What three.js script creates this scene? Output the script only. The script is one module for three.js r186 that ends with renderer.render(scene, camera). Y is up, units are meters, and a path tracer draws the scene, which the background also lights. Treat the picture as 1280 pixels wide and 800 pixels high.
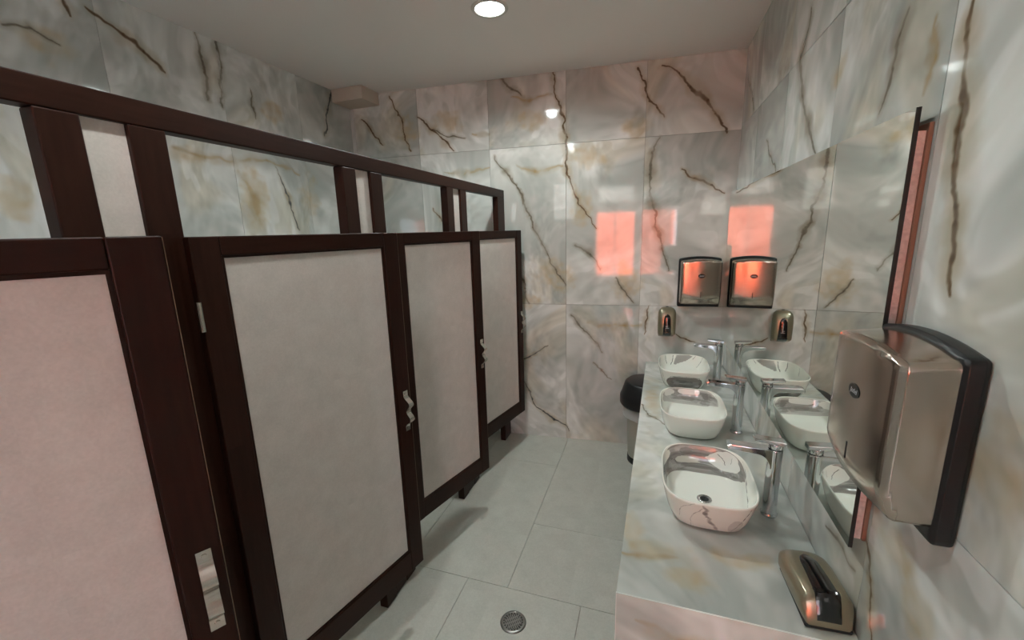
import * as THREE from 'three';
import { RoundedBoxGeometry } from 'three/addons/geometries/RoundedBoxGeometry.js';
import { mergeGeometries, mergeVertices, toCreasedNormals } from 'three/addons/utils/BufferGeometryUtils.js';

// ---------------------------------------------------------------- camera, sky, sun, exposure
const scene = new THREE.Scene();
const camera = new THREE.PerspectiveCamera(2 * Math.atan(400 / 526.25) * 180 / Math.PI, 1.6, 0.02, 100);
camera.rotation.order = 'YXZ';
camera.position.set(0, 1.8, 0);
camera.rotation.set(-0.206522, 0.325435, -0.028107);
camera.updateMatrixWorld();
const renderer = new THREE.WebGLRenderer({ antialias: true });
renderer.toneMapping = THREE.LinearToneMapping;
renderer.toneMappingExposure = 1.12;
renderer.shadowMap.enabled = true;
scene.background = new THREE.Color().setRGB(13.0, 14.2, 16.2);       // hazy bright sky outside the windows
const sun = new THREE.DirectionalLight(new THREE.Color().setRGB(1, 0.97, 0.92), 27);   // over the roof onto the wall outside
sun.position.set(3, 14, -1); sun.target.position.set(0, 1, 7); sun.castShadow = true;
sun.shadow.camera.left = sun.shadow.camera.bottom = -9; sun.shadow.camera.right = sun.shadow.camera.top = 9; sun.shadow.camera.far = 40;
scene.add(sun, sun.target);
const LAMP = 5.2, lampColor = new THREE.Color().setRGB(0.92, 1.0, 0.97);

// ---------------------------------------------------------------- helpers
const H = 2.96, RW = 0.545, LW = -2.52, BZ = 3.4, FARTURN = 3.8 * Math.PI / 180;
const C = (r, g, b) => new THREE.Color().setRGB(r / 255, g / 255, b / 255, THREE.SRGBColorSpace);
const taken = {};
function numbered(name) { const k = taken[name] = (taken[name] ?? -1) + 1; return k ? name + '_' + String(k).padStart(3, '0') : name; }
function mesh(name, geo, mat, parent) {
  const m = new THREE.Mesh(geo, mat); m.name = parent ? name : numbered(name); m.castShadow = m.receiveShadow = true; (parent || scene).add(m); return m;
}
function thing(name, label, category, pos = [0, 0, 0], turn = 0, group) {
  const o = new THREE.Group(); o.name = numbered(name); scene.add(o); o.position.set(...pos); o.rotation.y = turn;
  o.userData = { label, category }; if (group) o.userData.group = group; return o;
}
function struct(o, label, category) { o.userData = { kind: 'structure', label, category }; return o; }
const box = (x0, x1, y0, y1, z0, z1) => new THREE.BoxGeometry(x1 - x0, y1 - y0, z1 - z0).translate((x0 + x1) / 2, (y0 + y1) / 2, (z0 + z1) / 2);
const rbox = (x0, x1, y0, y1, z0, z1, r = 0.004, s = 2) => new RoundedBoxGeometry(x1 - x0, y1 - y0, z1 - z0, s, Math.min(r, (x1 - x0) / 2.01, (y1 - y0) / 2.01, (z1 - z0) / 2.01)).translate((x0 + x1) / 2, (y0 + y1) / 2, (z0 + z1) / 2);
const sm = (a, b, x) => { const t = Math.min(1, Math.max(0, (x - a) / (b - a))); return t * t * (3 - 2 * t); };
const lerp = (a, b, t) => a + (b - a) * t;
// seeded lattice noise
function lattice(seed) {
  let s = seed * 2654435761 >>> 0; const r = () => { s = (s + 0x6d2b79f5) | 0; let t = Math.imul(s ^ (s >>> 15), 1 | s); t = (t + Math.imul(t ^ (t >>> 7), 61 | t)) ^ t; return ((t ^ (t >>> 14)) >>> 0) / 4294967296; };
  const v = new Float32Array(65536); for (let i = 0; i < 65536; i++) v[i] = r();
  const n = (x, y) => {
    const xi = Math.floor(x), yi = Math.floor(y); let fx = x - xi, fy = y - yi; fx = fx * fx * (3 - 2 * fx); fy = fy * fy * (3 - 2 * fy);
    const a = (xi & 255) | ((yi & 255) << 8), b = ((xi + 1) & 255) | ((yi & 255) << 8), c = (xi & 255) | (((yi + 1) & 255) << 8), d = ((xi + 1) & 255) | (((yi + 1) & 255) << 8);
    return (v[a] * (1 - fx) + v[b] * fx) * (1 - fy) + (v[c] * (1 - fx) + v[d] * fx) * fy;
  };
  const fbm = (x, y, o) => { let a = 0, w = 0.5, t = 0; for (let i = 0; i < o; i++) { a += w * n(x, y); t += w; x = x * 2.03 + 17.1; y = y * 2.03 + 5.7; w *= 0.55; } return a / t; };
  return { r, n, fbm };
}
function dataTexture(w, h, px, srgb = true) {
  const t = new THREE.DataTexture(px, w, h, THREE.RGBAFormat); t.magFilter = THREE.LinearFilter; t.minFilter = THREE.LinearMipmapLinearFilter; t.generateMipmaps = true;
  t.wrapS = t.wrapT = THREE.RepeatWrapping; if (srgb) t.colorSpace = THREE.SRGBColorSpace; t.needsUpdate = true; return t;
}
// polished onyx-look porcelain: clouds, gold stains and listed veins, in metres on the wall
const veinTone = { b: [88, 66, 44], g: [104, 96, 82], d: [66, 68, 70], o: [168, 136, 84] };
function marbleTexture(a0, a1, b0, b1, res, seed, veins, patches, cuts = [[], []], tone = 1) {
  const w = Math.min(2048, Math.round((a1 - a0) * res)), h = Math.min(2048, Math.round((b1 - b0) * res)), N = lattice(seed), f = new Float32Array(w * h * 3);
  const light = [220, 222, 217], dark = [172, 177, 172], gold = [206, 193, 162], white = [237, 238, 236];
  for (let j = 0; j < h; j++) for (let i = 0; i < w; i++) {
    const a = a0 + (i + .5) / w * (a1 - a0), b = b0 + (j + .5) / h * (b1 - b0);
    let ca = 0, cb = 0; for (const q of cuts[0]) ca += a > q; for (const q of cuts[1]) cb += b > q;
    const x = a + ca * 7.31 + cb * 3.17, y = b + cb * 5.77 + ca * 1.93;
    const wx = x + 0.5 * (N.n(x * 2.1 + 9, y * 2.1) - .5), wy = y + 0.5 * (N.n(x * 2.1, y * 2.1 + 31) - .5);
    const c1 = N.fbm(wx * 2.3, wy * 2.0, 4), c2 = N.fbm(wx * 7 + 40, wy * 6, 3), c3 = N.fbm(wx * 3.1 + 80, wy * 2.3 + 11, 3);
    const c4 = N.fbm(wx * 19 + 7, wy * 17 + 3, 2);
    const d = Math.min(1, 0.62 * sm(.40, .66, c1) + 0.5 * sm(.42, .72, c2)), g = 0.30 * sm(.56, .74, c3), rid = 1 - Math.abs(2 * N.n(wx * 5.5 + 3, wy * 4.2) - 1), wv = 0.5 * sm(.5, .7, N.n(wx * 16 + 70, wy * 13)) * sm(.55, .4, c1);
    const k = (j * w + i) * 3;
    for (let q = 0; q < 3; q++) { let v = lerp(light[q], dark[q], d); v = lerp(v, gold[q], g); v = lerp(v, white[q], wv); f[k + q] = v + (c2 - .5) * 22 + (c4 - .5) * 26 * (0.4 + 0.9 * sm(.4, .6, c3)); }
  }
  for (const [pa, pb, ra, rb] of patches) {
    const i0 = Math.max(0, Math.floor((pa - ra * 1.6 - a0) / (a1 - a0) * w)), i1 = Math.min(w, Math.ceil((pa + ra * 1.6 - a0) / (a1 - a0) * w)), j0 = Math.max(0, Math.floor((pb - rb * 1.6 - b0) / (b1 - b0) * h)), j1 = Math.min(h, Math.ceil((pb + rb * 1.6 - b0) / (b1 - b0) * h));
    for (let j = j0; j < j1; j++) for (let i = i0; i < i1; i++) {
      const a = a0 + (i + .5) / w * (a1 - a0), b = b0 + (j + .5) / h * (b1 - b0), e = Math.hypot((a - pa) / ra, (b - pb) / rb) + 1.3 * (N.fbm(a * 13, b * 13 + 60, 3) - .5), m = 0.34 * (1 - sm(.35, 1.15, e)) * (0.5 + N.n(a * 30, b * 30)), k = (j * w + i) * 3;
      for (let q = 0; q < 3; q++) f[k + q] = lerp(f[k + q], [186, 156, 108][q], m);
    }
  }
  for (const [kind, width, pts] of veins) for (let s = 0; s + 1 < pts.length; s++) {
    const [xa, ya] = pts[s], [xb, yb] = pts[s + 1], half = width * 0.0014, pad = 0.07, L2 = (xb - xa) ** 2 + (yb - ya) ** 2;
    const i0 = Math.max(0, Math.floor((Math.min(xa, xb) - pad - a0) / (a1 - a0) * w)), i1 = Math.min(w, Math.ceil((Math.max(xa, xb) + pad - a0) / (a1 - a0) * w)), j0 = Math.max(0, Math.floor((Math.min(ya, yb) - pad - b0) / (b1 - b0) * h)), j1 = Math.min(h, Math.ceil((Math.max(ya, yb) + pad - b0) / (b1 - b0) * h));
    const end0 = s === 0, end1 = s + 2 === pts.length;
    for (let j = j0; j < j1; j++) for (let i = i0; i < i1; i++) {
      let a = a0 + (i + .5) / w * (a1 - a0), b = b0 + (j + .5) / h * (b1 - b0);
      const na = a + 0.06 * (N.fbm(a * 11, b * 11 + 90, 4) - .5), nb = b + 0.06 * (N.fbm(a * 9 + 50, b * 9, 3) - .5);
      const t = ((na - xa) * (xb - xa) + (nb - ya) * (yb - ya)) / L2, tc = Math.min(1, Math.max(0, t)), dist = Math.hypot(na - xa - tc * (xb - xa), nb - ya - tc * (yb - ya));
      const all = (s + tc) / (pts.length - 1), taper = 0.35 + 0.65 * Math.sin(Math.PI * Math.min(1, Math.max(0, all * 0.92 + 0.04))), hw = half * taper * (0.5 + 1.0 * N.n(a * 12 + 7, b * 12));
      if (dist > 6 * hw + 0.004) continue;
      const soft = kind === 'o', broken = soft ? sm(.3, .6, N.fbm(a * 16 + 21, b * 16, 2)) * 0.7 : 0.5 + 0.5 * sm(.25, .55, N.fbm(a * 10 + 21, b * 10, 2));
      const core = (soft ? 0.5 : 0.85) * broken * (1 - sm(hw * 0.3, hw * (soft ? 1.9 : 1.1) + 0.0015, dist)), halo = (kind === 'g' ? 0.5 : 0.36) * (0.4 + 0.6 * N.n(a * 14, b * 14 + 5)) * (1 - sm(hw * 0.6, 6 * hw, dist)), k = (j * w + i) * 3, c = veinTone[kind];
      for (let q = 0; q < 3; q++) { f[k + q] = Math.min(f[k + q], lerp(f[k + q], (kind === 'g' ? [134, 126, 108] : [150, 128, 92])[q], halo)); f[k + q] = Math.min(f[k + q], lerp(f[k + q], c[q], core)); }
    }
  }
  const px = new Uint8Array(w * h * 4);
  for (let i = 0; i < w * h; i++) { for (let q = 0; q < 3; q++) px[i * 4 + q] = Math.max(0, Math.min(255, f[i * 3 + q] * tone)); px[i * 4 + 3] = 255; }
  return dataTexture(w, h, px);
}
const polished = (map, extra = {}) => new THREE.MeshPhysicalMaterial({ map, roughness: 0.05, ior: 1.68, ...extra });
function speckle(size, seed, base, spread, sx = 1, sy = 1) {           // fine two-scale grain
  const N = lattice(seed), px = new Uint8Array(size * size * 4);
  for (let j = 0; j < size; j++) for (let i = 0; i < size; i++) {
    const v = (N.fbm(i * sx * .25, j * sy * .25, 3) - .5) * spread + (N.fbm(i * .02 * sx, j * .02 * sy, 3) - .5) * spread;
    for (let q = 0; q < 3; q++) px[(j * size + i) * 4 + q] = Math.max(0, Math.min(255, base[q] + v)); px[(j * size + i) * 4 + 3] = 255;
  }
  return dataTexture(size, size, px);
}
function planarUV(geo, ax, ay, su, sv, ou = 0, ov = 0) {               // uv in metres from two axes of the geometry's own positions
  const p = geo.attributes.position, uv = new Float32Array(p.count * 2);
  for (let i = 0; i < p.count; i++) { uv[i * 2] = (p.getComponent(i, ax) - ou) * su; uv[i * 2 + 1] = (p.getComponent(i, ay) - ov) * sv; }
  geo.setAttribute('uv', new THREE.BufferAttribute(uv, 2)); return geo;
}
function smooth(geo, angle = 0.6) { geo.deleteAttribute('normal'); geo.deleteAttribute('uv'); const m = mergeVertices(geo, 1e-5); return toCreasedNormals(m, angle); }
// rounded box on a fine grid, to be bent by fn(v)
function softBox(w, h, d, r, n, fn) {
  const g = new THREE.BoxGeometry(1, 1, 1, n, n, n), p = g.attributes.position, v = new THREE.Vector3(), c = new THREE.Vector3();
  const warp = (t) => { const s = Math.sign(t) * (1 - Math.pow(1 - Math.abs(t) * 2, 1.8)) / 2; return s; };
  for (let i = 0; i < p.count; i++) {
    v.set(warp(p.getX(i)) * w, warp(p.getY(i)) * h, warp(p.getZ(i)) * d);
    c.set(Math.max(-w / 2 + r, Math.min(w / 2 - r, v.x)), Math.max(-h / 2 + r, Math.min(h / 2 - r, v.y)), Math.max(-d / 2 + r, Math.min(d / 2 - r, v.z)));
    v.sub(c); if (v.length() > 1e-9) v.setLength(r); v.add(c); if (fn) fn(v); p.setXYZ(i, v.x, v.y, v.z);
  }
  return smooth(g, 1.2);
}
// closed surface through rings of points (each ring same count)
function loft(rings, capStart = true, capEnd = true) {
  const n = rings[0].length, pos = [], idx = [];
  for (const r of rings) for (const q of r) pos.push(...q);
  for (let k = 0; k + 1 < rings.length; k++) for (let i = 0; i < n; i++) { const a = k * n + i, b = k * n + (i + 1) % n, c = a + n, d = b + n; idx.push(a, b, d, a, d, c); }
  const cap = (k, flip) => { const m = [0, 0, 0]; for (const q of rings[k]) for (let e = 0; e < 3; e++) m[e] += q[e] / n; const at = pos.length / 3; pos.push(...m); for (let i = 0; i < n; i++) { const a = k * n + i, b = k * n + (i + 1) % n; flip ? idx.push(at, b, a) : idx.push(at, a, b); } };
  if (capStart) cap(0, true); if (capEnd) cap(rings.length - 1, false);
  const g = new THREE.BufferGeometry(); g.setAttribute('position', new THREE.Float32BufferAttribute(pos, 3)); g.setIndex(idx); g.computeVertexNormals(); return g;
}
const farVeins = [["b",9,[[0.31,2.91],[0.43,2.84],[0.49,2.76],[0.62,2.67],[0.67,2.57],[0.75,2.45]]],
  ["b",6,[[0.14,2.93],[0.18,2.84],[0.22,2.73],[0.28,2.64],[0.33,2.57]]],
  ["b",5,[[0.47,2.22],[0.57,2.15],[0.67,2.09],[0.77,2.03]]],
  ["g",7,[[0.31,2.44],[0.27,2.34],[0.25,2.19],[0.28,1.97],[0.31,1.80],[0.35,1.64],[0.43,1.48]]],
  ["b",6,[[-0.46,2.97],[-0.44,2.77],[-0.40,2.64],[-0.37,2.49],[-0.36,2.23],[-0.31,2.09],[-0.25,1.95],[-0.14,1.81]]],
  ["o",5,[[-0.77,2.31],[-0.61,2.27],[-0.39,2.28]]],
  ["g",5,[[-0.80,2.23],[-0.73,2.09],[-0.64,1.83],[-0.52,1.63],[-0.45,1.49],[-0.37,1.36]]],
  ["g",6,[[-0.30,1.67],[-0.18,1.60],[-0.09,1.49]]],
  ["g",5,[[0.02,1.42],[0.08,1.34],[0.15,1.22]]],
  ["d",4,[[-0.76,0.70],[-0.63,0.77],[-0.52,0.84]]],
  ["d",7,[[-0.74,0.54],[-0.71,0.43],[-0.66,0.32],[-0.57,0.23],[-0.48,0.16],[-0.39,0.12],[-0.36,0.06]]],
  ["g",6,[[-0.34,1.12],[-0.28,1.06],[-0.21,0.99],[-0.16,0.93],[-0.09,0.79]]],
  ["o",6,[[-0.19,1.07],[-0.08,1.04],[0.10,1.03],[0.23,1.04]]],
  ["b",4,[[0.29,1.20],[0.27,1.10],[0.26,0.97]]],
  ["g",3,[[-0.15,0.70],[-0.07,0.65],[0.01,0.57]]],
  ["b",4,[[0.48,0.98],[0.57,0.94],[0.67,0.90]]],
  ["b",7,[[-1.59,2.74],[-1.46,2.64],[-1.37,2.55],[-1.28,2.46]]],
  ["g",4,[[-1.46,2.64],[-1.35,2.59],[-1.18,2.55]]],
  ["o",4,[[-1.12,2.57],[-0.99,2.56]]],
  ["o",5,[[-1.37,2.31],[-1.19,2.28],[-1.00,2.30]]],
  ["g",6,[[-0.94,2.39],[-0.86,2.28],[-0.77,2.17],[-0.71,2.01]]],
  ["b",5,[[-2.12,2.76],[-2.03,2.69],[-1.94,2.56]]],
  ["g",5,[[-0.89,3.00],[-0.78,2.88],[-0.71,2.83]]],
  ["o",5,[[-0.78,2.82],[-0.66,2.79],[-0.47,2.80]]],
  ["b",4,[[-1.84,2.92],[-1.74,2.73],[-1.68,2.48]]],
  ["b",6,[[-1.51,2.02],[-1.31,1.74],[-1.18,1.47]]],
  ["g",5,[[-0.82,1.54],[-0.74,1.40],[-0.69,1.21]]]];
const farPatches = [[0.14,2.52,0.14,0.10],[-0.20,2.35,0.14,0.10],[-0.25,1.98,0.09,0.14],[-1.70,2.64,0.12,0.11],[-0.47,1.44,0.19,0.15],[0.12,1.40,0.14,0.15],[-1.32,2.70,0.14,0.09],[-0.73,1.23,0.16,0.07],[-0.66,2.64,0.14,0.08]];
const leftVeins = [["b",8,[[-1.48,2.86],[-1.60,2.81],[-1.69,2.75],[-1.78,2.68]]],
  ["g",6,[[-1.99,2.96],[-2.01,2.82],[-2.00,2.61]]],
  ["g",6,[[-2.11,2.96],[-2.11,2.83],[-2.08,2.58]]],
  ["g",4,[[-2.29,2.76],[-2.31,2.57]]],
  ["o",5,[[-1.75,2.30],[-1.91,2.28],[-2.09,2.29],[-2.35,2.31],[-2.63,2.27]]],
  ["d",5,[[-2.42,2.28],[-2.49,2.10],[-2.56,1.85]]],
  ["o",9,[[-2.12,2.24],[-2.22,2.07],[-2.25,1.85]]],
  ["d",7,[[-3.08,3.01],[-3.00,2.78],[-2.93,2.57]]],
  ["b",7,[[-1.40,2.86],[-1.40,2.79]]],
  ["g",4,[[-1.16,2.66],[-1.26,2.69],[-1.35,2.65]]]];
const leftPatches = [[-2.22,2.05,0.11,0.20],[-2.45,2.65,0.10,0.07],[-1.30,2.65,0.11,0.07],[-2.72,2.08,0.10,0.20],[-1.08,1.99,0.07,0.08],[-1.84,2.27,0.14,0.05]];
const rightVeins = [["g",9,[[-2.12,2.63],[-2.13,2.56],[-2.22,2.47],[-2.12,2.29],[-2.02,2.17],[-1.90,2.05]]],
  ["g",8,[[-1.35,2.30],[-1.38,2.25],[-1.40,2.17],[-1.43,2.09]]],
  ["b",10,[[-1.11,2.19],[-1.11,2.13],[-1.09,2.04],[-1.09,1.97],[-1.08,1.90],[-1.07,1.82],[-1.06,1.78],[-1.04,1.72],[-1.03,1.66]]],
  ["g",5,[[-2.68,2.22],[-2.44,2.05]]],
  ["g",5,[[-3.40,2.74],[-3.17,2.60],[-3.10,2.48]]],
  ["o",3,[[-1.23,2.22],[-1.23,2.13],[-1.24,2.06]]],
  ["b",5,[[-1.19,1.07],[-1.12,0.94],[-1.08,0.79]]],
  ["g",4,[[-1.41,0.86],[-1.27,0.89],[-1.19,0.88]]]];
const rightPatches = [[-1.77,2.28,0.06,0.06],[-0.84,1.39,0.07,0.11],[-0.94,1.01,0.08,0.08],[-1.05,1.07,0.07,0.05],[-1.42,1.92,0.06,0.10]];
const counterVeins = [["o",3,[[-0.07,-1.26],[-0.00,-1.27],[0.12,-1.28]]],
  ["g",3,[[-0.04,-2.54],[0.03,-2.38],[0.09,-2.29]]]];
const counterPatches = [[0.31,-1.33,0.11,0.05],[-0.04,-1.41,0.05,0.09],[0.07,-1.30,0.10,0.06],[0.03,-2.63,0.06,0.28],[0.14,-1.22,0.09,0.05]];

// ---------------------------------------------------------------- materials
const grout = new THREE.MeshStandardMaterial({ color: C(150, 146, 134), roughness: 0.9 });
const plaster = new THREE.MeshStandardMaterial({ color: C(236, 232, 227), roughness: 0.92 });
const whitePaint = new THREE.MeshStandardMaterial({ color: C(206, 200, 192), roughness: 0.7 });
const woodMap = speckle(256, 41, [42, 17, 7], 14, 0.15, 2.2);
const wood = new THREE.MeshPhysicalMaterial({ map: woodMap, roughness: 0.46, specularIntensity: 0.3, clearcoat: 0.12, clearcoatRoughness: 0.4 });
const laminateMap = speckle(512, 42, [210, 199, 192], 14);
const laminate = new THREE.MeshStandardMaterial({ map: laminateMap, roughness: 0.62 });
const chrome = new THREE.MeshStandardMaterial({ color: C(222, 224, 228), metalness: 1, roughness: 0.07 });
const satin = new THREE.MeshStandardMaterial({ color: C(205, 198, 190), metalness: 1, roughness: 0.26 });
const champagne = new THREE.MeshPhysicalMaterial({ color: C(188, 175, 164), metalness: 1, roughness: 0.17 });
const champagnePlastic = new THREE.MeshPhysicalMaterial({ color: C(152, 144, 122), metalness: 0.7, roughness: 0.3, clearcoat: 0.4, clearcoatRoughness: 0.1 });
const blackPlastic = new THREE.MeshPhysicalMaterial({ color: C(22, 22, 24), roughness: 0.4 });
const blackGloss = new THREE.MeshPhysicalMaterial({ color: C(12, 12, 14), roughness: 0.08, clearcoat: 1, clearcoatRoughness: 0.03 });

// ---------------------------------------------------------------- the room
const joint = 0.0012;
function tiled(wall, cols, rows, map, a0, a1, b0, b1, put, skip) {
  const mat = polished(map), N = lattice(cols.length * 7 + rows.length);
  for (let i = 0; i + 1 < cols.length; i++) for (let j = 0; j + 1 < rows.length; j++) {
    if (skip && skip((cols[i] + cols[i + 1]) / 2, (rows[j] + rows[j + 1]) / 2)) continue;
    const w = cols[i + 1] - cols[i] - 2 * joint, h = rows[j + 1] - rows[j] - 2 * joint, ca = (cols[i] + cols[i + 1]) / 2, cb = (rows[j] + rows[j + 1]) / 2;
    const g = new THREE.BoxGeometry(w, h, 0.008), p = g.attributes.position, uv = g.attributes.uv;
    const flip = put(0, 0).flip ? -1 : 1;
    for (let k = 0; k < p.count; k++) uv.setXY(k, (ca + flip * p.getX(k) - a0) / (a1 - a0), (cb + p.getY(k) - b0) / (b1 - b0));
    const m = mesh('tile', g, mat, wall), at = put(ca, cb); m.position.set(...at.pos); m.rotation.y = at.turn || 0;
    m.rotation.x += (N.r() - .5) * 0.0016; m.rotation.y += (N.r() - .5) * 0.0016;
  }
}
// far wall: turned a little against the others, local x runs along it
const farCols = [-2.27, -2.19, -1.595, -0.985, -0.37, 0.21, 0.87], farRows = [0, 1.2, 2.45, H];
const wallFar = struct(mesh('wall_far', box(-2.5, 1.1, -0.1, H + 0.1, -0.16, -0.0085), grout), 'grey veined marble tile wall at the end of the washroom', 'wall');
wallFar.position.set(-0.3, 0, -3.42); wallFar.rotation.y = FARTURN;
const farMap = marbleTexture(-2.3, 0.9, 0, H, 420, 5, farVeins, farPatches, [farCols.slice(1, -1), [1.2, 2.45]]);
tiled(wallFar, farCols, farRows, farMap, -2.3, 0.9, 0, H, (a, b) => ({ pos: [a, b, -0.004] }));
const rightCols = [-3.56, -2.96, -2.36, -1.76, -1.16, -0.56, 0.04, 0.64, 1.24, 1.84, 2.44, 3.04, BZ], rightRows = [0, 1.228, 2.465, H];
const wallRight = struct(mesh('wall_right', box(0.0085, 0.16, -0.1, H + 0.1, -3.75, BZ + 0.2), grout), 'marble tile wall carrying the mirror and the counter', 'wall');
wallRight.position.x = RW;
const rightMap = marbleTexture(-3.6, BZ, 0, H, 290, 9, rightVeins, rightPatches, [rightCols.slice(1, -1), [1.228, 2.465]]);
tiled(wallRight, rightCols, rightRows, rightMap, -3.6, BZ, 0, H, (a, b) => ({ pos: [0.004, b, a], turn: -Math.PI / 2 }));
const leftCols = [-3.3, -2.7, -2.1, -1.5, -0.9, -0.3, 0.3, 0.9, 1.5, 2.1, 2.7, 3.3, BZ];
const wallLeft = struct(mesh('wall_left', box(-0.16, -0.0085, -0.1, H + 0.1, -3.5, BZ + 0.2), grout), 'marble tile wall behind the toilet stalls', 'wall');
wallLeft.position.x = LW;
const leftMap = marbleTexture(-3.4, BZ, 0, H, 250, 13, leftVeins, leftPatches, [leftCols.slice(1, -1), [1.21, 2.45]]);
tiled(wallLeft, leftCols, [0, 1.21, 2.45, H], leftMap, -3.4, BZ, 0, H, (a, b) => ({ pos: [-0.004, b, a], turn: Math.PI / 2, flip: true }));
const ceiling = struct(mesh('ceiling', box(LW - 0.15, RW + 0.15, H, H + 0.15, -3.8, BZ + 0.15), plaster), 'plain off white painted ceiling', 'ceiling');
const floor = struct(mesh('floor', box(LW - 0.15, RW + 0.15, -0.12, -0.0085, -3.8, BZ + 0.15), grout), 'matt pale grey floor of large tiles', 'floor');
{
  const map = speckle(512, 77, [194, 195, 186], 15), mat = new THREE.MeshPhysicalMaterial({ map, roughness: 0.42 });
  const rects = [];
  const strip = (x0, x1, zs) => { for (let i = 0; i + 1 < zs.length; i++) rects.push([x0, x1, zs[i], zs[i + 1]]); };
  strip(LW, -1.85, [-3.7, -2.93, -1.73]); strip(-1.85, -1.25, [-3.7, -2.33, -1.73]); strip(-1.25, -0.65, [-3.7, -2.93, -1.73]); strip(-0.65, -0.05, [-3.7, -2.24, -1.73]); strip(-0.05, RW, [-3.7, -2.93, -1.73]);
  for (const [x0, x1] of [[LW, -2.07], [-2.07, -1.47], [-1.47, -0.87], [-0.87, -0.27], [-0.27, 0.33], [0.33, RW]]) strip(x0, x1, [-1.73, -0.53, 0.67, 1.87, 3.07, BZ]);
  for (const [x0, x1, z0, z1] of rects) mesh('tile', planarUV(box(x0 + joint, x1 - joint, -0.009, 0, z0 + joint, z1 - joint), 0, 2, 1.3, 1.3, x0 * 1.7, z0 * 2.3), mat, floor);
}
// back wall behind the camera, with the window openings that the glossy tiles mirror
const openings = [[-0.42, 0.50, 0.70, 2.22], [-0.38, 0.46, 2.40, 2.80], [-1.42, -0.86, 2.03, 2.9], [-2.44, -2.05, 2.04, 2.5]];
{
  const s = new THREE.Shape([[LW - 0.15, -0.1], [RW + 0.15, -0.1], [RW + 0.15, H + 0.1], [LW - 0.15, H + 0.1]].map(([x, y]) => new THREE.Vector2(x, y)));
  for (const [x0, x1, y0, y1] of openings) s.holes.push(new THREE.Path([[x0, y0], [x0, y1], [x1, y1], [x1, y0]].map(([x, y]) => new THREE.Vector2(x, y))));
  const wb = struct(mesh('wall_back', new THREE.ExtrudeGeometry(s, { depth: 0.15, bevelEnabled: false }), new THREE.MeshStandardMaterial({ color: C(190, 188, 178), roughness: 0.4 })), 'wall with the daylight windows opposite the far tile wall', 'wall');
  wb.position.z = BZ;
  const pane = new THREE.MeshPhysicalMaterial({ color: 0xffffff, transmission: 1, thickness: 0, roughness: 0, ior: 1.5 });
  const dimPane = new THREE.MeshPhysicalMaterial({ color: new THREE.Color().setRGB(0.46, 0.425, 0.385), transmission: 1, thickness: 0, roughness: 0, ior: 1.5 });   // grey tint added to dim the sky seen through the high panes
  openings.forEach(([x0, x1, y0, y1], i) => {
    const f = 0.035, w = struct(mesh('window_' + (i + 1), mergeGeometries([box(x0, x0 + f, y0, y1, 0.05, 0.1), box(x1 - f, x1, y0, y1, 0.05, 0.1), box(x0 + f, x1 - f, y0, y0 + f, 0.05, 0.1), box(x0 + f, x1 - f, y1 - f, y1, 0.05, 0.1)]), whitePaint), i ? 'small high window open to the bright sky' : 'white framed clear window facing a red wall', 'window');
    w.position.z = BZ;
    if (i === 0) mesh('mullion', box((x0 + x1) / 2 - 0.012, (x0 + x1) / 2 + 0.012, y0 + f, y1 - f, 0.055, 0.095), whitePaint, w);
    mesh('pane', box(x0 + f, x1 - f, y0 + f, y1 - f, 0.073, 0.077), i ? dimPane : pane, w);
  });
  const redMap = speckle(256, 55, [228, 94, 60], 26);
  const ow = struct(mesh('wall_outside', planarUV(box(-0.8, 0.95, -0.2, 2.36, 6.0, 6.2), 0, 1, 0.4, 0.4), new THREE.MeshStandardMaterial({ map: redMap, roughness: 0.95 })), 'sunlit red plaster wall outside the window', 'wall');
  const og = struct(mesh('ground', box(-9, 9, -0.3, -0.15, BZ + 0.16, 16), new THREE.MeshStandardMaterial({ color: C(204, 206, 203), roughness: 0.95 })), 'pale concrete yard outside the window', 'ground');
}
// boxed-in beam end in the corner over the stalls
{
  const t = struct(mesh('trim_1', rbox(-2.515, -2.225, 2.862, H, -3.28, -3.06, 0.003), new THREE.MeshStandardMaterial({ color: C(205, 193, 178), roughness: 0.8 })), 'cream plaster box in the corner under the ceiling', 'boxing');
}

// ---------------------------------------------------------------- toilet stalls
{
  const f = thing('stall_partition', 'dark brown wooden front framework of the toilet stalls with open tops', 'partition');
  const X0 = -1.215, X1 = -1.17;
  const wbox = (...a) => planarUV(rbox(...a), 2, 1, 1.1, 1.1);
  const vbox = (...a) => planarUV(rbox(...a), 1, 2, 1.1, 1.1);
  mesh('top_rail', wbox(X0, X1, 2.07, 2.13, -3.352, 0.42), wood, f);
  const pil = [[0.36, 0.10, 0.075, 0.08], [-0.555, -0.80, 0.075, 0.082], [-1.44, -1.70, 0.08, 0.085], [-2.335, -2.61, 0.085, 0.09]];
  for (const [za, zb, wa, wb] of pil) {
    mesh('post', vbox(X0, X1, 0.004, 2.07, za - wa, za), wood, f);
    mesh('post', vbox(X0, X1, 0.004, 2.07, zb, zb + wb), wood, f);
    mesh('foot_rail', wbox(X0 + 0.002, X1 - 0.002, 0.006, 0.33, zb + wb, za - wa), wood, f);
    mesh('infill_panel', planarUV(box(X0 + 0.014, X1 - 0.014, 0.33, 2.07, zb + wb, za - wa), 2, 1, 2, 2), laminate, f).userData.label = 'pale grey infill panel';
  }
  mesh('post', vbox(X0, X1, 0.004, 2.07, -3.352, -3.20), wood, f);
}
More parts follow.
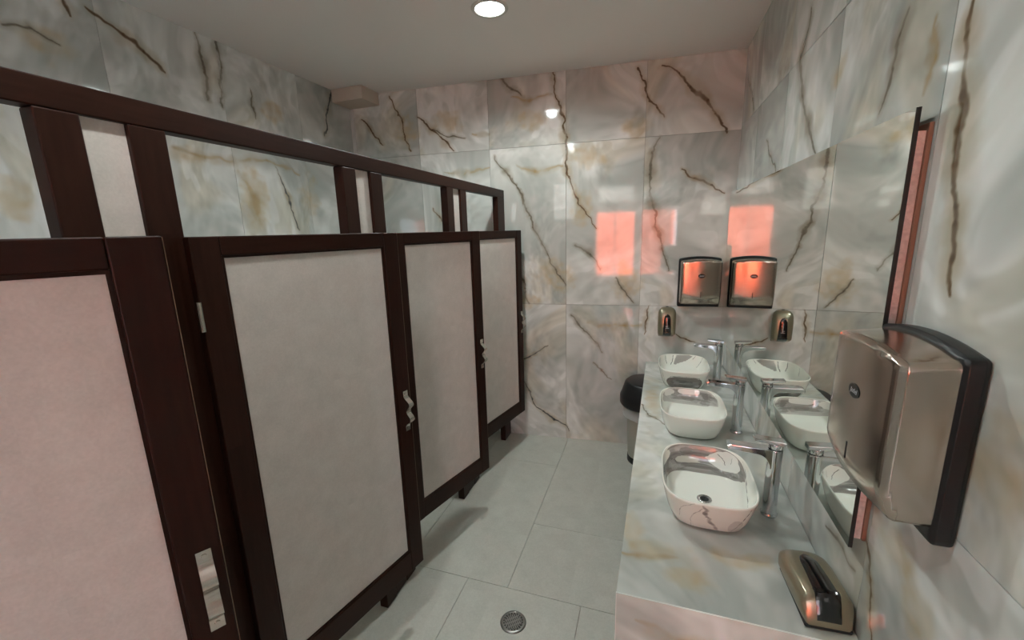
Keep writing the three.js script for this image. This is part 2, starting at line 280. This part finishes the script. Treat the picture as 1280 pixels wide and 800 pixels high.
function stallDoor(z, w, open, yc, label) {
  const t = thing('stall_door', label, 'door', [-1.151, 0.3, z], Math.PI / 2 - open, 'toilet stall doors');
  const D = 0.017, top = 1.51, s = 0.072, v = (...a) => planarUV(rbox(...a), 1, 0, 1.1, 1.1), h = (...a) => planarUV(rbox(...a), 0, 1, 1.1, 1.1);
  mesh('stile', v(0, s, 0, top, -D, D), wood, t); mesh('stile', v(w - s, w, 0, top, -D, D), wood, t);
  mesh('rail', h(s, w - s, 0, 0.1, -D + .001, D - .001), wood, t); mesh('rail', h(s, w - s, top - 0.052, top, -D + .001, D - .001), wood, t);
  const b = 0.007;   // thin bead round the panel
  mesh('bead', mergeGeometries([[s, s + b, 0.1, top - .052], [w - s - b, w - s, 0.1, top - .052], [s + b, w - s - b, 0.1, 0.1 + b], [s + b, w - s - b, top - .052 - b, top - .052]].map(([x0, x1, y0, y1]) => planarUV(box(x0, x1, y0, y1, 0.004, 0.012), 1, 0, 1.1, 1.1))), wood, t);
  mesh('panel', planarUV(box(s, w - s, 0.1, top - 0.052, -0.006, 0.006), 0, 1, 2, 2), laminate, t).userData.label = 'pale grey laminate panel';
  mesh('edge_strip', box(w, w + 0.0012, 0.002, top - 0.002, -D + 0.002, D - 0.002), new THREE.MeshStandardMaterial({ color: C(120, 100, 80), roughness: 0.4 }), t);
  // wavy ribbon pull
  const n = 48, rings = [], L = 0.18, hw = 0.0125, th = 0.0022;
  for (let i = 0; i <= n; i++) {
    const q = i / n, y = yc + L * (0.5 - q), u = Math.min(1, Math.max(0, (q - 0.12) / 0.76));
    const off = 0.004 + 0.024 * Math.sin(u * Math.PI * 2) ** 2 + 0.01 * Math.sin(u * Math.PI);
    rings.push([[w - s / 2 + 0.006 - hw, y, D + off], [w - s / 2 + 0.006 + hw, y, D + off], [w - s / 2 + 0.006 + hw, y, D + off - th], [w - s / 2 + 0.006 - hw, y, D + off - th]]);
  }
  const hd = mesh('handle', toCreasedNormals(loft(rings), 0.5), satin, t); hd.userData.label = 'wavy satin metal pull';
  mesh('mount', mergeGeometries([0.07, 0.93].map((q) => new THREE.CylinderGeometry(0.005, 0.005, 0.008, 10).rotateX(Math.PI / 2).translate(w - s / 2 + 0.006, yc + L * (0.5 - q), D + 0.002))), satin, hd);
  mesh('hinge', mergeGeometries([0.2, 1.3].map((y) => new THREE.CylinderGeometry(0.006, 0.006, 0.08, 10).translate(-0.002, y, D))), satin, t);
}
stallDoor(0.115, 0.715, 28.9 * Math.PI / 180, 0.825, 'brown framed stall door swung widest open, farthest from the tile end wall');
stallDoor(-0.786, 0.714, 13.3 * Math.PI / 180, 0.765, 'brown framed stall door ajar, second from the stall door swung widest open');
stallDoor(-1.685, 0.646, 15.7 * Math.PI / 180, 0.78, 'brown framed stall door ajar, second from the tiled end wall');
stallDoor(-2.59, 0.653, 12.6 * Math.PI / 180, 0.78, 'brown framed stall door ajar right beside the tiled end wall');
for (const [k, z] of [-0.68, -1.57, -2.475].entries())
  { const d = mesh('stall_divider', planarUV(rbox(LW + 0.004, -1.217, 0.15, 1.78, z - 0.009, z + 0.009, 0.002), 0, 1, 2, 2), laminate); d.userData = { label: ['pale laminate divider behind the hinge post of the second stall door', 'pale laminate divider between the two middle toilet stalls', 'pale laminate divider of the stall beside the tiled end wall'][k], category: 'partition', group: 'stall dividers' }; }

// ---------------------------------------------------------------- ceiling downlights
function downlight(x, z, power, label) {
  const t = thing('ceiling_downlight', label, 'ceiling light', [x, H, z], 0, 'ceiling downlights');
  mesh('ring', new THREE.LatheGeometry([[0.078, 0.0], [0.078, -0.006], [0.084, -0.009], [0.096, -0.006], [0.1, 0]].map(([r, y]) => new THREE.Vector2(r, y)), 40), whitePaint, t);
  const lens = mesh('diffuser', new THREE.CylinderGeometry(0.078, 0.078, 0.004, 40).translate(0, -0.003, 0), new THREE.MeshStandardMaterial({ color: 0xffffff, emissive: lampColor, emissiveIntensity: 6, roughness: 0.6 }), t);
  lens.userData.label = 'glowing round diffuser';
  const l = new THREE.SpotLight(lampColor, power, 0, 1.45, 0.38, 2); l.position.set(x, H - 0.02, z); l.target.position.set(x, 0, z); l.castShadow = true; l.shadow.radius = 2.2; l.name = 'lamp';
  scene.add(l, l.target);
}
downlight(-0.873, -2.362, LAMP, 'round white ceiling downlight over the corridor near the far stall doors');
downlight(-0.78, -0.72, LAMP * 0.34, 'round ceiling downlight over the first stall doors');
downlight(-0.78, -0.36, LAMP * 0.34, 'round ceiling downlight over the widest open stall door');

// ---------------------------------------------------------------- counter
const counterMap = marbleTexture(-0.15, 0.65, -3.6, -0.9, 420, 21, counterVeins, counterPatches, [[], []], 1.0);
{
  const t = thing('vanity_counter', 'long marble clad washbasin counter under the mirror', 'counter');
  const stone = polished(counterMap, { roughness: 0.12, ior: 1.6 });
  const s = new THREE.Shape([[-0.065, 1.0985], [RW - .003, 1.0985], [RW - .003, 3.47], [-0.022, 3.435]].map(([x, y]) => new THREE.Vector2(x, y)));
  const g = new THREE.ExtrudeGeometry(s, { depth: 0.036, bevelEnabled: true, bevelSize: 0.001, bevelThickness: 0.001, bevelSegments: 1 }).rotateX(-Math.PI / 2).translate(0, 0.742 - 0.037, 0);
  const p = g.attributes.position, uv = new Float32Array(p.count * 2);
  for (let i = 0; i < p.count; i++) { uv[i * 2] = (p.getX(i) + (0.742 - p.getY(i)) + 0.15) / 0.8; uv[i * 2 + 1] = (p.getZ(i) + (0.742 - p.getY(i)) + 3.6) / 2.7; }
  g.setAttribute('uv', new THREE.BufferAttribute(uv, 2));
  mesh('countertop', g, stone, t);
  const pale = marbleTexture(0, 0.62, 0, 0.75, 420, 24, [['o', 3, [[0.05, 0.66], [0.2, 0.62], [0.4, 0.66]]], ['g', 3, [[0.1, 0.3], [0.3, 0.5]]]], [[0.18, 0.63, 0.1, 0.04]], [[], []], 1.12);
  mesh('end_panel', planarUV(box(-0.067, RW - .003, 0.001, 0.7425, -1.0972, -1.0925), 0, 1, 1 / 0.62, 1 / 0.75, -0.065, 0), polished(pale, { roughness: 0.12, ior: 1.6 }), t).userData.label = 'pale veined end panel';
  mesh('support_panel', box(0.12, RW - .003, 0.001, 0.704, -2.33, -2.30), grout, t);
  mesh('support_panel', box(0.28, RW - .003, 0.001, 0.704, -3.43, -3.40), grout, t);
}

// ---------------------------------------------------------------- mirror
{
  const t = thing('wall_mirror', 'long frameless mirror standing off the marble wall above the counter', 'mirror');
  const g0 = RW - 0.038, z0 = -3.468, z1 = -1.166, y0 = 0.978, y1 = 2.03;
  mesh('mirror_glass', box(g0, g0 + 0.004, y0, y1, z0, z1), new THREE.MeshPhysicalMaterial({ color: new THREE.Color().setRGB(0.80, 0.83, 0.79), metalness: 1, roughness: 0.012 }), t);
  mesh('glass_edge', box(g0, g0 + 0.0042, y0, y1, z1, z1 + 0.0015), new THREE.MeshStandardMaterial({ color: C(34, 34, 30), roughness: 0.5 }), t);
  mesh('backing_sheet', box(g0 + 0.0042, g0 + 0.009, y0 - 0.0005, y1 + 0.0005, z0, z1 + 0.0015), new THREE.MeshStandardMaterial({ color: C(34, 26, 24), roughness: 0.6 }), t);
  const foam = new THREE.MeshStandardMaterial({ map: speckle(128, 61, [238, 224, 218], 40), roughness: 0.95 });
  mesh('spacer_strip', planarUV(box(g0 + 0.0095, g0 + 0.029, y0 + 0.02, y1 - 0.045, z1 - 0.06, z1 - 0.012), 0, 1, 6, 6), foam, t).userData.label = 'pale pink rough spacer strip';
  mesh('wall_strip', planarUV(rbox(g0 + 0.0292, RW - 0.0005, y0 + 0.02, y1 - 0.03, z1 - 0.075, z1 - 0.004, 0.001), 1, 2, 1, 1), new THREE.MeshStandardMaterial({ map: speckle(128, 62, [140, 100, 80], 30, 0.2, 2), roughness: 0.6 }), t).userData.label = 'brown strip next to the wall';  // brown grained strip filling the gap between mirror back and wall
  mesh('wall_strip', box(g0 + 0.0095, RW - 0.0005, 1.4, 1.46, z0 + 0.05, z1 - 0.09), grout, t);
}

// ---------------------------------------------------------------- wash basins
function basinPrint(kind) {
  const W = 1024, Hh = 512, c = document.createElement('canvas'); c.width = W; c.height = Hh; const x = c.getContext('2d'), N = lattice(300 + kind);
  x.fillStyle = 'rgb(248,248,240)'; x.fillRect(0, 0, W, Hh);
  const P = (u, v) => [u * W, (1 - v) * Hh];
  const blob = (u, v, ru, rv, col, a, rough = 0.25) => {
    x.globalAlpha = a; x.fillStyle = col; x.beginPath();
    for (let i = 0; i <= 60; i++) { const t = i / 60 * Math.PI * 2, k = 1 + rough * 2 * (N.fbm(3 + Math.cos(t) * 1.4 + u * 9, 3 + Math.sin(t) * 1.4 + v * 9, 3) - .5), [px, py] = P(u + ru * k * Math.cos(t), v + rv * k * Math.sin(t)); i ? x.lineTo(px, py) : x.moveTo(px, py); }
    x.fill(); x.globalAlpha = 1;
  };
  const cloud = (u, v, ru, rv, n) => { for (let i = 0; i < n; i++) { const t = N.r() * 6.283, q = Math.sqrt(N.r()) * 0.8, g = 100 + N.r() * 110 | 0; blob(u + ru * q * Math.cos(t), v + rv * q * Math.sin(t), ru * (0.1 + 0.2 * N.r()), rv * (0.12 + 0.25 * N.r()), `rgb(${g + 4},${g},${g - 4})`, 0.42, 0.5); } };
  const crack = (pts, w, col = 'rgb(70,68,66)') => {
    for (let s = 0; s + 1 < pts.length; s++) for (let i = 0; i < 14; i++) {
      const q = i / 14, u = lerp(pts[s][0], pts[s + 1][0], q) + 0.006 * (N.fbm(s + q * 3, w, 2) - .5), v = lerp(pts[s][1], pts[s + 1][1], q) + 0.01 * (N.fbm(w, s + q * 3, 2) - .5);
      x.globalAlpha = 0.55; x.fillStyle = col; x.beginPath(); const [px, py] = P(u, v), r = w * (0.4 + 0.8 * N.n(q * 5 + s, u * 20)); x.ellipse(px, py, r, r, 0, 0, 7); x.fill();
    } x.globalAlpha = 1;
  };
  if (kind === 0) {
    blob(0.74, 0.655, 0.25, 0.175, 'rgb(158,153,148)', 1, 0.1); cloud(0.74, 0.66, 0.23, 0.15, 130);
    blob(0.57, 0.57, 0.06, 0.06, 'rgb(240,239,230)', 1); blob(0.84, 0.62, 0.085, 0.12, 'rgb(242,242,236)', 1); blob(0.71, 0.68, 0.045, 0.045, 'rgb(214,210,198)', 0.9);
    crack([[0.79, 0.57], [0.82, 0.63], [0.83, 0.68]], 2.2); crack([[0.86, 0.56], [0.86, 0.64]], 2); crack([[0.93, 0.5], [0.98, 0.6], [1.0, 0.7]], 3); crack([[0, 0.7], [0.05, 0.8], [0.1, 0.86]], 3);
    crack([[0.26, 0.45], [0.255, 0.3], [0.24, 0.1]], 3.2); crack([[0.26, 0.42], [0.29, 0.28], [0.295, 0.1]], 2.2); crack([[0.28, 0.46], [0.33, 0.36], [0.345, 0.2]], 2.2); crack([[0.145, 0.43], [0.17, 0.3], [0.2, 0.1]], 3.4); crack([[0.13, 0.4], [0.1, 0.2]], 2);
    blob(0.19, 0.2, 0.03, 0.12, 'rgb(200,198,194)', 0.5);
  } else if (kind === 1) {
    blob(0.74, 0.62, 0.2, 0.13, 'rgb(196,192,186)', 1, 0.3); cloud(0.78, 0.63, 0.16, 0.12, 70);
    blob(0.65, 0.56, 0.05, 0.06, 'rgb(230,228,222)', 1); blob(0.75, 0.55, 0.035, 0.05, 'rgb(232,230,226)', 1);
    crack([[0.70, 0.5], [0.70, 0.6], [0.66, 0.66]], 2, 'rgb(120,116,110)'); crack([[0.58, 0.55], [0.66, 0.7], [0.78, 0.74]], 5, 'rgb(176,172,166)'); crack([[0.9, 0.52], [0.96, 0.64]], 4, 'rgb(170,166,160)'); crack([[0.2, 0.82], [0.16, 0.76]], 3);
  } else {
    crack([[0.655, 0.5], [0.65, 0.6], [0.66, 0.7]], 3.6); crack([[0.70, 0.72], [0.715, 0.64], [0.72, 0.5]], 3.2); crack([[0.90, 0.5], [0.88, 0.62], [0.85, 0.74]], 3.6); crack([[0.82, 0.5], [0.80, 0.58]], 2.4); crack([[0.4, 0.44], [0.38, 0.2]], 3.4); crack([[0.53, 0.52], [0.52, 0.68]], 3);
    for (let k = 0; k < 8; k++) blob(0.765 - k * 0.005, 0.515 + k * 0.026, 0.03 - k * 0.0032, 0.022, 'rgb(164,160,154)', 0.9, 0.4);
    blob(0.25, 0.2, 0.11, 0.17, 'rgb(140,132,126)', 1, 0.14); cloud(0.25, 0.19, 0.09, 0.13, 60);
    crack([[0.14, 0.22], [0.19, 0.36], [0.25, 0.385], [0.31, 0.36], [0.36, 0.2]], 3);
  }
  const t = new THREE.CanvasTexture(c); t.colorSpace = THREE.SRGBColorSpace; t.wrapS = THREE.RepeatWrapping; return t;
}
const basinGeo = (() => {
  const prof = [[0.02, 0.003, 0], [0.62, 0, 0.02], [0.72, 0.003, 0.06], [0.80, 0.016, 0.1], [0.87, 0.045, 0.2], [0.935, 0.085, 0.33], [0.985, 0.122, 0.43], [0.997, 0.129, 0.45], [0.998, 0.1335, 0.465], [0.985, 0.1365, 0.475], [0.968, 0.1355, 0.485], [0.955, 0.131, 0.5], [0.925, 0.1, 0.6], [0.87, 0.062, 0.72], [0.78, 0.036, 0.82], [0.6, 0.024, 0.9], [0.3, 0.019, 0.96], [0.1, 0.017, 0.99], [0.005, 0.017, 1]];
  const n = 96, pos = [], uv = [], idx = [], A = 0.163, B = 0.217, e = 2 / 3.4;
  for (const [s, y, v] of prof) for (let i = 0; i <= n; i++) { const t = i / n * 2 * Math.PI, c = Math.cos(t), q = Math.sin(t); pos.push(A * s * Math.sign(c) * Math.abs(c) ** e, y, B * s * Math.sign(q) * Math.abs(q) ** e); uv.push(i / n, v); }
  for (let k = 0; k + 1 < prof.length; k++) for (let i = 0; i < n; i++) { const a = k * (n + 1) + i, b = a + 1, c = a + n + 1, d = b + n + 1; idx.push(a, c, d, a, d, b); }
  const g = new THREE.BufferGeometry(); g.setAttribute('position', new THREE.Float32BufferAttribute(pos, 3)); g.setAttribute('uv', new THREE.Float32BufferAttribute(uv, 2)); g.setIndex(idx); g.computeVertexNormals();
  const nm = g.attributes.normal; for (let k = 0; k < prof.length; k++) { const a = k * (n + 1), b = a + n, x = nm.getX(a) + nm.getX(b), y = nm.getY(a) + nm.getY(b), z = nm.getZ(a) + nm.getZ(b), l = Math.hypot(x, y, z) || 1; nm.setXYZ(a, x / l, y / l, z / l); nm.setXYZ(b, x / l, y / l, z / l); }
  return g;
})();
const basinZ = [-1.615, -2.31, -3.02];
const basinLabels = ['oblong vessel basin with smoky grey inside and dark cracks on its white front', 'middle oblong vessel basin with a plain white front', 'oblong vessel basin with a grey oval patch outside, beside the far wall'];
basinZ.forEach((z, i) => {
  const t = thing('vessel_sink', basinLabels[i], 'sink', [0.225, 0.742, z], 0, 'vessel basins on the counter');
  mesh('bowl', basinGeo, new THREE.MeshPhysicalMaterial({ map: basinPrint(i), roughness: 0.08, ior: 1.6 }), t);
  const d = mesh('drain', new THREE.LatheGeometry([[0.0, 0.018], [0.016, 0.018], [0.0165, 0.021], [0.024, 0.0225], [0.027, 0.0205], [0.0275, 0.0185]].map(([r, y]) => new THREE.Vector2(r, y)), 28), chrome, t);
  mesh('plug', new THREE.CylinderGeometry(0.0155, 0.0155, 0.002, 24).translate(0, 0.0195, 0), blackPlastic, d);
});

// ---------------------------------------------------------------- faucets
{
  const tall = new THREE.LatheGeometry([[0, 0], [0.029, 0], [0.029, 0.006], [0.0255, 0.009], [0.0245, 0.02], [0.0245, 0.262], [0.0235, 0.266], [0, 0.266]].map(([r, y]) => new THREE.Vector2(r, y)), 36);
  const sp = new THREE.Shape(); sp.moveTo(0.012, 0.262); sp.lineTo(-0.148, 0.268); sp.lineTo(-0.156, 0.264); sp.lineTo(-0.155, 0.253); sp.lineTo(-0.06, 0.246); sp.quadraticCurveTo(-0.022, 0.24, -0.016, 0.195); sp.lineTo(0.012, 0.195); sp.closePath();
  const spout = new THREE.ExtrudeGeometry(sp, { depth: 0.036, bevelEnabled: true, bevelSize: 0.003, bevelThickness: 0.003, bevelSegments: 3, curveSegments: 14 }).translate(0, 0, -0.018);
  const lv = new THREE.Shape(); lv.moveTo(0.026, 0.284); lv.lineTo(-0.07, 0.297); lv.lineTo(-0.071, 0.303); lv.lineTo(0.026, 0.296); lv.closePath();
  const lever = new THREE.ExtrudeGeometry(lv, { depth: 0.036, bevelEnabled: true, bevelSize: 0.002, bevelThickness: 0.002, bevelSegments: 2 }).translate(0, 0, -0.018);
  const cap = new THREE.LatheGeometry([[0, 0.267], [0.0225, 0.267], [0.0245, 0.27], [0.0245, 0.284], [0.022, 0.288], [0, 0.288]].map(([r, y]) => new THREE.Vector2(r, y)), 36);
  const labels = ['tall chrome faucet beside the basin with cracked front', 'tall chrome faucet beside the middle plain fronted basin', 'tall chrome faucet beside the basin at the far wall'];
  [-1.616, -2.295, -3.06].forEach((z, i) => {
    const t = thing('basin_faucet', labels[i], 'faucet', [0.446, 0.742, z], 0, 'tall chrome faucets');
    mesh('column', tall, chrome, t); mesh('spout', spout, chrome, t);
    const c = mesh('valve_cap', cap, chrome, t); mesh('lever', lever, chrome, c);
    mesh('aerator', new THREE.CylinderGeometry(0.009, 0.009, 0.006, 16).translate(-0.137, 0.249, 0), blackPlastic, t);
  });
}

// ---------------------------------------------------------------- paper towel dispensers
function badge() {
  const c = document.createElement('canvas'); c.width = 256; c.height = 160; const x = c.getContext('2d');
  x.fillStyle = 'rgb(20,20,22)'; x.fillRect(0, 0, 256, 160); x.fillStyle = 'rgb(196,200,204)'; x.font = 'italic bold 76px serif'; x.textAlign = 'center'; x.textBaseline = 'middle'; x.fillText('Jofel', 128, 80);
  const t = new THREE.CanvasTexture(c); t.colorSpace = THREE.SRGBColorSpace; return t;
}
const badgeMat = new THREE.MeshPhysicalMaterial({ map: badge(), roughness: 0.2 });
function towelDispenser(pos, turn, label) {
  const t = thing('paper_towel_dispenser', label, 'dispenser', pos, turn, 'towel dispensers');
  const W = 0.284, Hc = 0.325, D = 0.108, arch = (x) => 0.016 * (1 - (x / (W / 2)) ** 2);
  mesh('back_frame', softBox(0.294, 0.362, 0.038, 0.009, 16, (v) => { v.z += 0.019; v.y += 0.181; if (v.y > 0.2) v.y += arch(v.x) * (v.y - 0.2) / 0.16; }), blackPlastic, t);
  mesh('cover', softBox(W, Hc, D, 0.011, 26, (v) => {
    v.y += Hc / 2 + 0.03; v.z += D / 2 + 0.012;
    if (v.y > 0.2) v.y += arch(v.x) * (v.y - 0.2) / 0.155;
    const zf = v.z / (D + 0.012);
    if (v.z > 0.03) { v.z += 0.008 * (1 - (v.x / (W / 2)) ** 2) * zf; v.z -= 0.022 * (1 - sm(0.0, 0.075, v.y - 0.028 + 0.016 * (1 - (v.x / (W / 2)) ** 2) )) * zf; v.y -= 0.012 * zf * sm(0.25, 0.36, v.y); v.x *= 1 - 0.035 * zf; }
  }), champagne, t);
  const zFront = 0.1285;
  const el = new THREE.CircleGeometry(1, 36); el.scale(0.022, 0.0138, 1);
  const bd = mesh('badge', mergeGeometries([new THREE.CylinderGeometry(1, 1, 1, 36).rotateX(Math.PI / 2).scale(0.024, 0.0155, 0.003).toNonIndexed()]), blackGloss, t); bd.position.set(0, 0.242, zFront - 0.0008);
  const fc = mesh('badge_face', el, badgeMat, bd); fc.position.z = 0.0017;
  mesh('level_slot', rbox(-0.0022, 0.0022, 0.085, 0.125, zFront - 0.004, zFront + 0.0006, 0.001), blackPlastic, t);
  mesh('paper_slit', rbox(-0.1, 0.1, 0.024, 0.034, 0.03, 0.07, 0.002), blackPlastic, t);
}
towelDispenser([RW, 1.207, -1.03], -Math.PI / 2, 'champagne metal paper towel dispenser on the wall beside the mirror edge');
{
  const s = 0.632; towelDispenser([-0.3 + s * Math.cos(FARTURN), 1.205, -3.42 - s * Math.sin(FARTURN)], FARTURN, 'champagne metal paper towel dispenser on the far wall above the counter corner');
}

// ---------------------------------------------------------------- soap dispensers
function soapDispenser(label, hasMarks) {
  const t = thing('soap_dispenser', label, 'soap dispenser', [0, 0, 0], 0, 'soap dispensers');
  const n = 48;
  const ring = (y, w, d, grow = 0) => { const r = []; for (let i = 0; i < n; i++) { const a = i / n * 2 * Math.PI, c = Math.cos(a), s = Math.sin(a), e = 2 / 3.2; const px = (w + grow) * Math.sign(c) * Math.abs(c) ** e, q = Math.sign(s) * Math.abs(s) ** e; r.push([px, y, 0.006 + (d - 0.006) * (0.5 + 0.5 * q)]); } return r.reverse(); };
  const prof = [[0.0, 0.046, 0.016], [0.003, 0.053, 0.032], [0.018, 0.0605, 0.066], [0.028, 0.063, 0.083], [0.036, 0.064, 0.087], [0.10, 0.066, 0.086], [0.16, 0.066, 0.082], [0.195, 0.064, 0.076], [0.215, 0.058, 0.068], [0.228, 0.046, 0.056], [0.234, 0.03, 0.042], [0.2355, 0.012, 0.03]];
  mesh('housing', toCreasedNormals(loft(prof.map(([y, w, d]) => ring(y, w, d))), 0.7), champagnePlastic, t);
  mesh('back_plate', rbox(-0.056, 0.056, -0.0015, 0.205, 0.0005, 0.0125, 0.006, 3), blackPlastic, t);
  // glossy window strip that follows the front from the foot upwards, tapering
  const depthAt = (y) => { for (let i = 0; i + 1 < prof.length; i++) if (y <= prof[i + 1][0]) return lerp(prof[i][2], prof[i + 1][2], Math.max(0, (y - prof[i][0]) / (prof[i + 1][0] - prof[i][0]))); return 0.03; };
  const strip = (y0, y1, hw, z) => { const rows = []; const m = 22; for (let i = 0; i <= m; i++) { const y = lerp(y0, y1, i / m), w = hw(i / m), d = depthAt(y) + z; rows.push([[-w, y, d - 0.012], [-w, y, d - 0.0015], [-w * 0.85, y, d], [w * 0.85, y, d], [w, y, d - 0.0015], [w, y, d - 0.012]].reverse()); } return toCreasedNormals(loft(rows), 0.7); };
  mesh('window', strip(0.046, 0.188, (q) => 0.029 * (1 - 0.25 * q) * Math.sqrt(Math.max(0.02, 1 - Math.max(0, (q - 0.72) / 0.28) ** 2)), 0.0022), blackGloss, t).userData.label = 'dark glossy level window';
  const push = mesh('push_bar', strip(0.002, 0.045, (q) => 0.028 + 0.003 * q, 0.0045), blackGloss, t); push.userData.label = 'black push bar';
  mesh('key_button', new THREE.SphereGeometry(1, 20, 12).scale(0.012, 0.004, 0.007).translate(0, 0.2355, 0.022), blackPlastic, t);
  const paleMark = new THREE.MeshStandardMaterial({ color: C(190, 196, 200), roughness: 0.6 });
  if (hasMarks) mesh('pale_marks', mergeGeometries([box(-0.0012, 0.0012, 0.08, 0.15, 0.0875, 0.0892), box(-0.013, 0.013, 0.079, 0.0815, 0.0882, 0.0895), box(-0.012, 0.004, 0.0925, 0.095, 0.088, 0.0893)]), paleMark, t).userData.label = 'small pale marks';  // thin pale bars laid over the dark window strip
  return t;
}
{
  const a = soapDispenser('bronze soap dispenser with black front strip mounted on the far wall', true), s = 0.416;
  a.position.set(-0.3 + s * Math.cos(FARTURN), 0.962, -3.42 - s * Math.sin(FARTURN)); a.rotation.y = FARTURN;
  const b = soapDispenser('loose soap dispenser lying on its back at the end of the counter');
  b.position.set(0.478, 0.7421, -1.128); b.rotation.set(-Math.PI / 2, 0, 0); b.rotation.order = 'YXZ'; b.rotation.y = 0.05;
}

// ---------------------------------------------------------------- bin and floor drain
{
  const t = thing('trash_bin', 'slim pale bin with black swing lid beside the counter under its edge', 'bin', [-0.01, 0.001, -3.2]);
  const L = (pts) => new THREE.LatheGeometry(pts.map(([r, y]) => new THREE.Vector2(r, y)), 40);
  mesh('body', L([[0, 0.03], [0.122, 0.03], [0.126, 0.06], [0.145, 0.5], [0.145, 0.505], [0, 0.505]]), new THREE.MeshPhysicalMaterial({ color: C(170, 168, 156), roughness: 0.45 }), t);
  mesh('foot', L([[0, 0], [0.128, 0], [0.13, 0.01], [0.128, 0.05], [0.12, 0.052], [0, 0.052]]), blackPlastic, t).userData.label = 'black foot ring';
  const lid = mesh('lid', L([[0.15, 0.47], [0.188, 0.475], [0.196, 0.49], [0.196, 0.545], [0.185, 0.57], [0.176, 0.60], [0.16, 0.65], [0.14, 0.667], [0, 0.672]]), blackPlastic, t); lid.userData.label = 'black swing top lid';
  mesh('flap', new THREE.SphereGeometry(1, 24, 12, Math.PI * 0.85, Math.PI * 0.8, 0.3, 1.2).scale(0.182, 0.13, 0.182).translate(-0.006, 0.53, 0.012), blackGloss, lid);
  const bag = new THREE.MeshPhysicalMaterial({ color: C(225, 226, 228), roughness: 0.35, transmission: 0.35, thickness: 0 });
  const N = lattice(91), rings = []; for (let k = 0; k <= 8; k++) { const r = []; for (let i = 0; i < 60; i++) { const a = i / 60 * 2 * Math.PI, low = 0.36 + 0.08 * N.n(i * 0.23 + 3, 1) - 0.0, y = lerp(0.485, low, k / 8), q = 0.158 + 0.012 * Math.sin(k / 8 * 3) + 0.012 * (N.n(Math.cos(a) * 6 + 9, Math.sin(a) * 6 + 9 + k * .3) - .5); r.push([q * Math.cos(a), y, q * Math.sin(a)]); } rings.push(r.reverse()); }
  mesh('bag', loft(rings, false, false), bag, t).userData.label = 'pale plastic bag edge folded over the rim';
}
{
  const t = thing('floor_drain', 'round metal floor drain grate in the grey floor', 'drain', [-0.56, 0, -1.552]);
  const L = (pts) => new THREE.LatheGeometry(pts.map(([r, y]) => new THREE.Vector2(r, y)), 44);
  const steel = new THREE.MeshStandardMaterial({ color: C(150, 150, 146), metalness: 0.9, roughness: 0.35 }), dark = new THREE.MeshStandardMaterial({ color: C(40, 42, 40), roughness: 0.8 });
  mesh('well', new THREE.CylinderGeometry(0.052, 0.052, 0.002, 40).translate(0, 0.0012, 0), dark, t);
  mesh('rim', L([[0.047, 0.001], [0.047, 0.006], [0.051, 0.0065], [0.058, 0.005], [0.061, 0.001]]), steel, t);
  const bars = []; for (let i = -4; i <= 4; i++) { const x = i * 0.009, l = Math.sqrt(0.038 ** 2 - x * x); bars.push(box(x - 0.0026, x + 0.0026, 0.002, 0.005, -l, l)); } bars.push(box(-0.037, 0.037, 0.002, 0.0052, -0.003, 0.003), box(-0.037, 0.037, 0.002, 0.0052, -0.02, -0.016), box(-0.037, 0.037, 0.002, 0.0052, 0.016, 0.02));
  const gr = mesh('grate', mergeGeometries(bars), steel, t); gr.rotation.y = 0.7;
  const pins = []; for (let i = 0; i < 20; i++) { const a = i / 20 * 2 * Math.PI; pins.push(new THREE.BoxGeometry(0.006, 0.004, 0.007).rotateY(-a).translate(0.0435 * Math.cos(a), 0.003, 0.0435 * Math.sin(a))); }
  mesh('tooth_ring', mergeGeometries(pins), steel, t);
}
renderer.render(scene, camera);
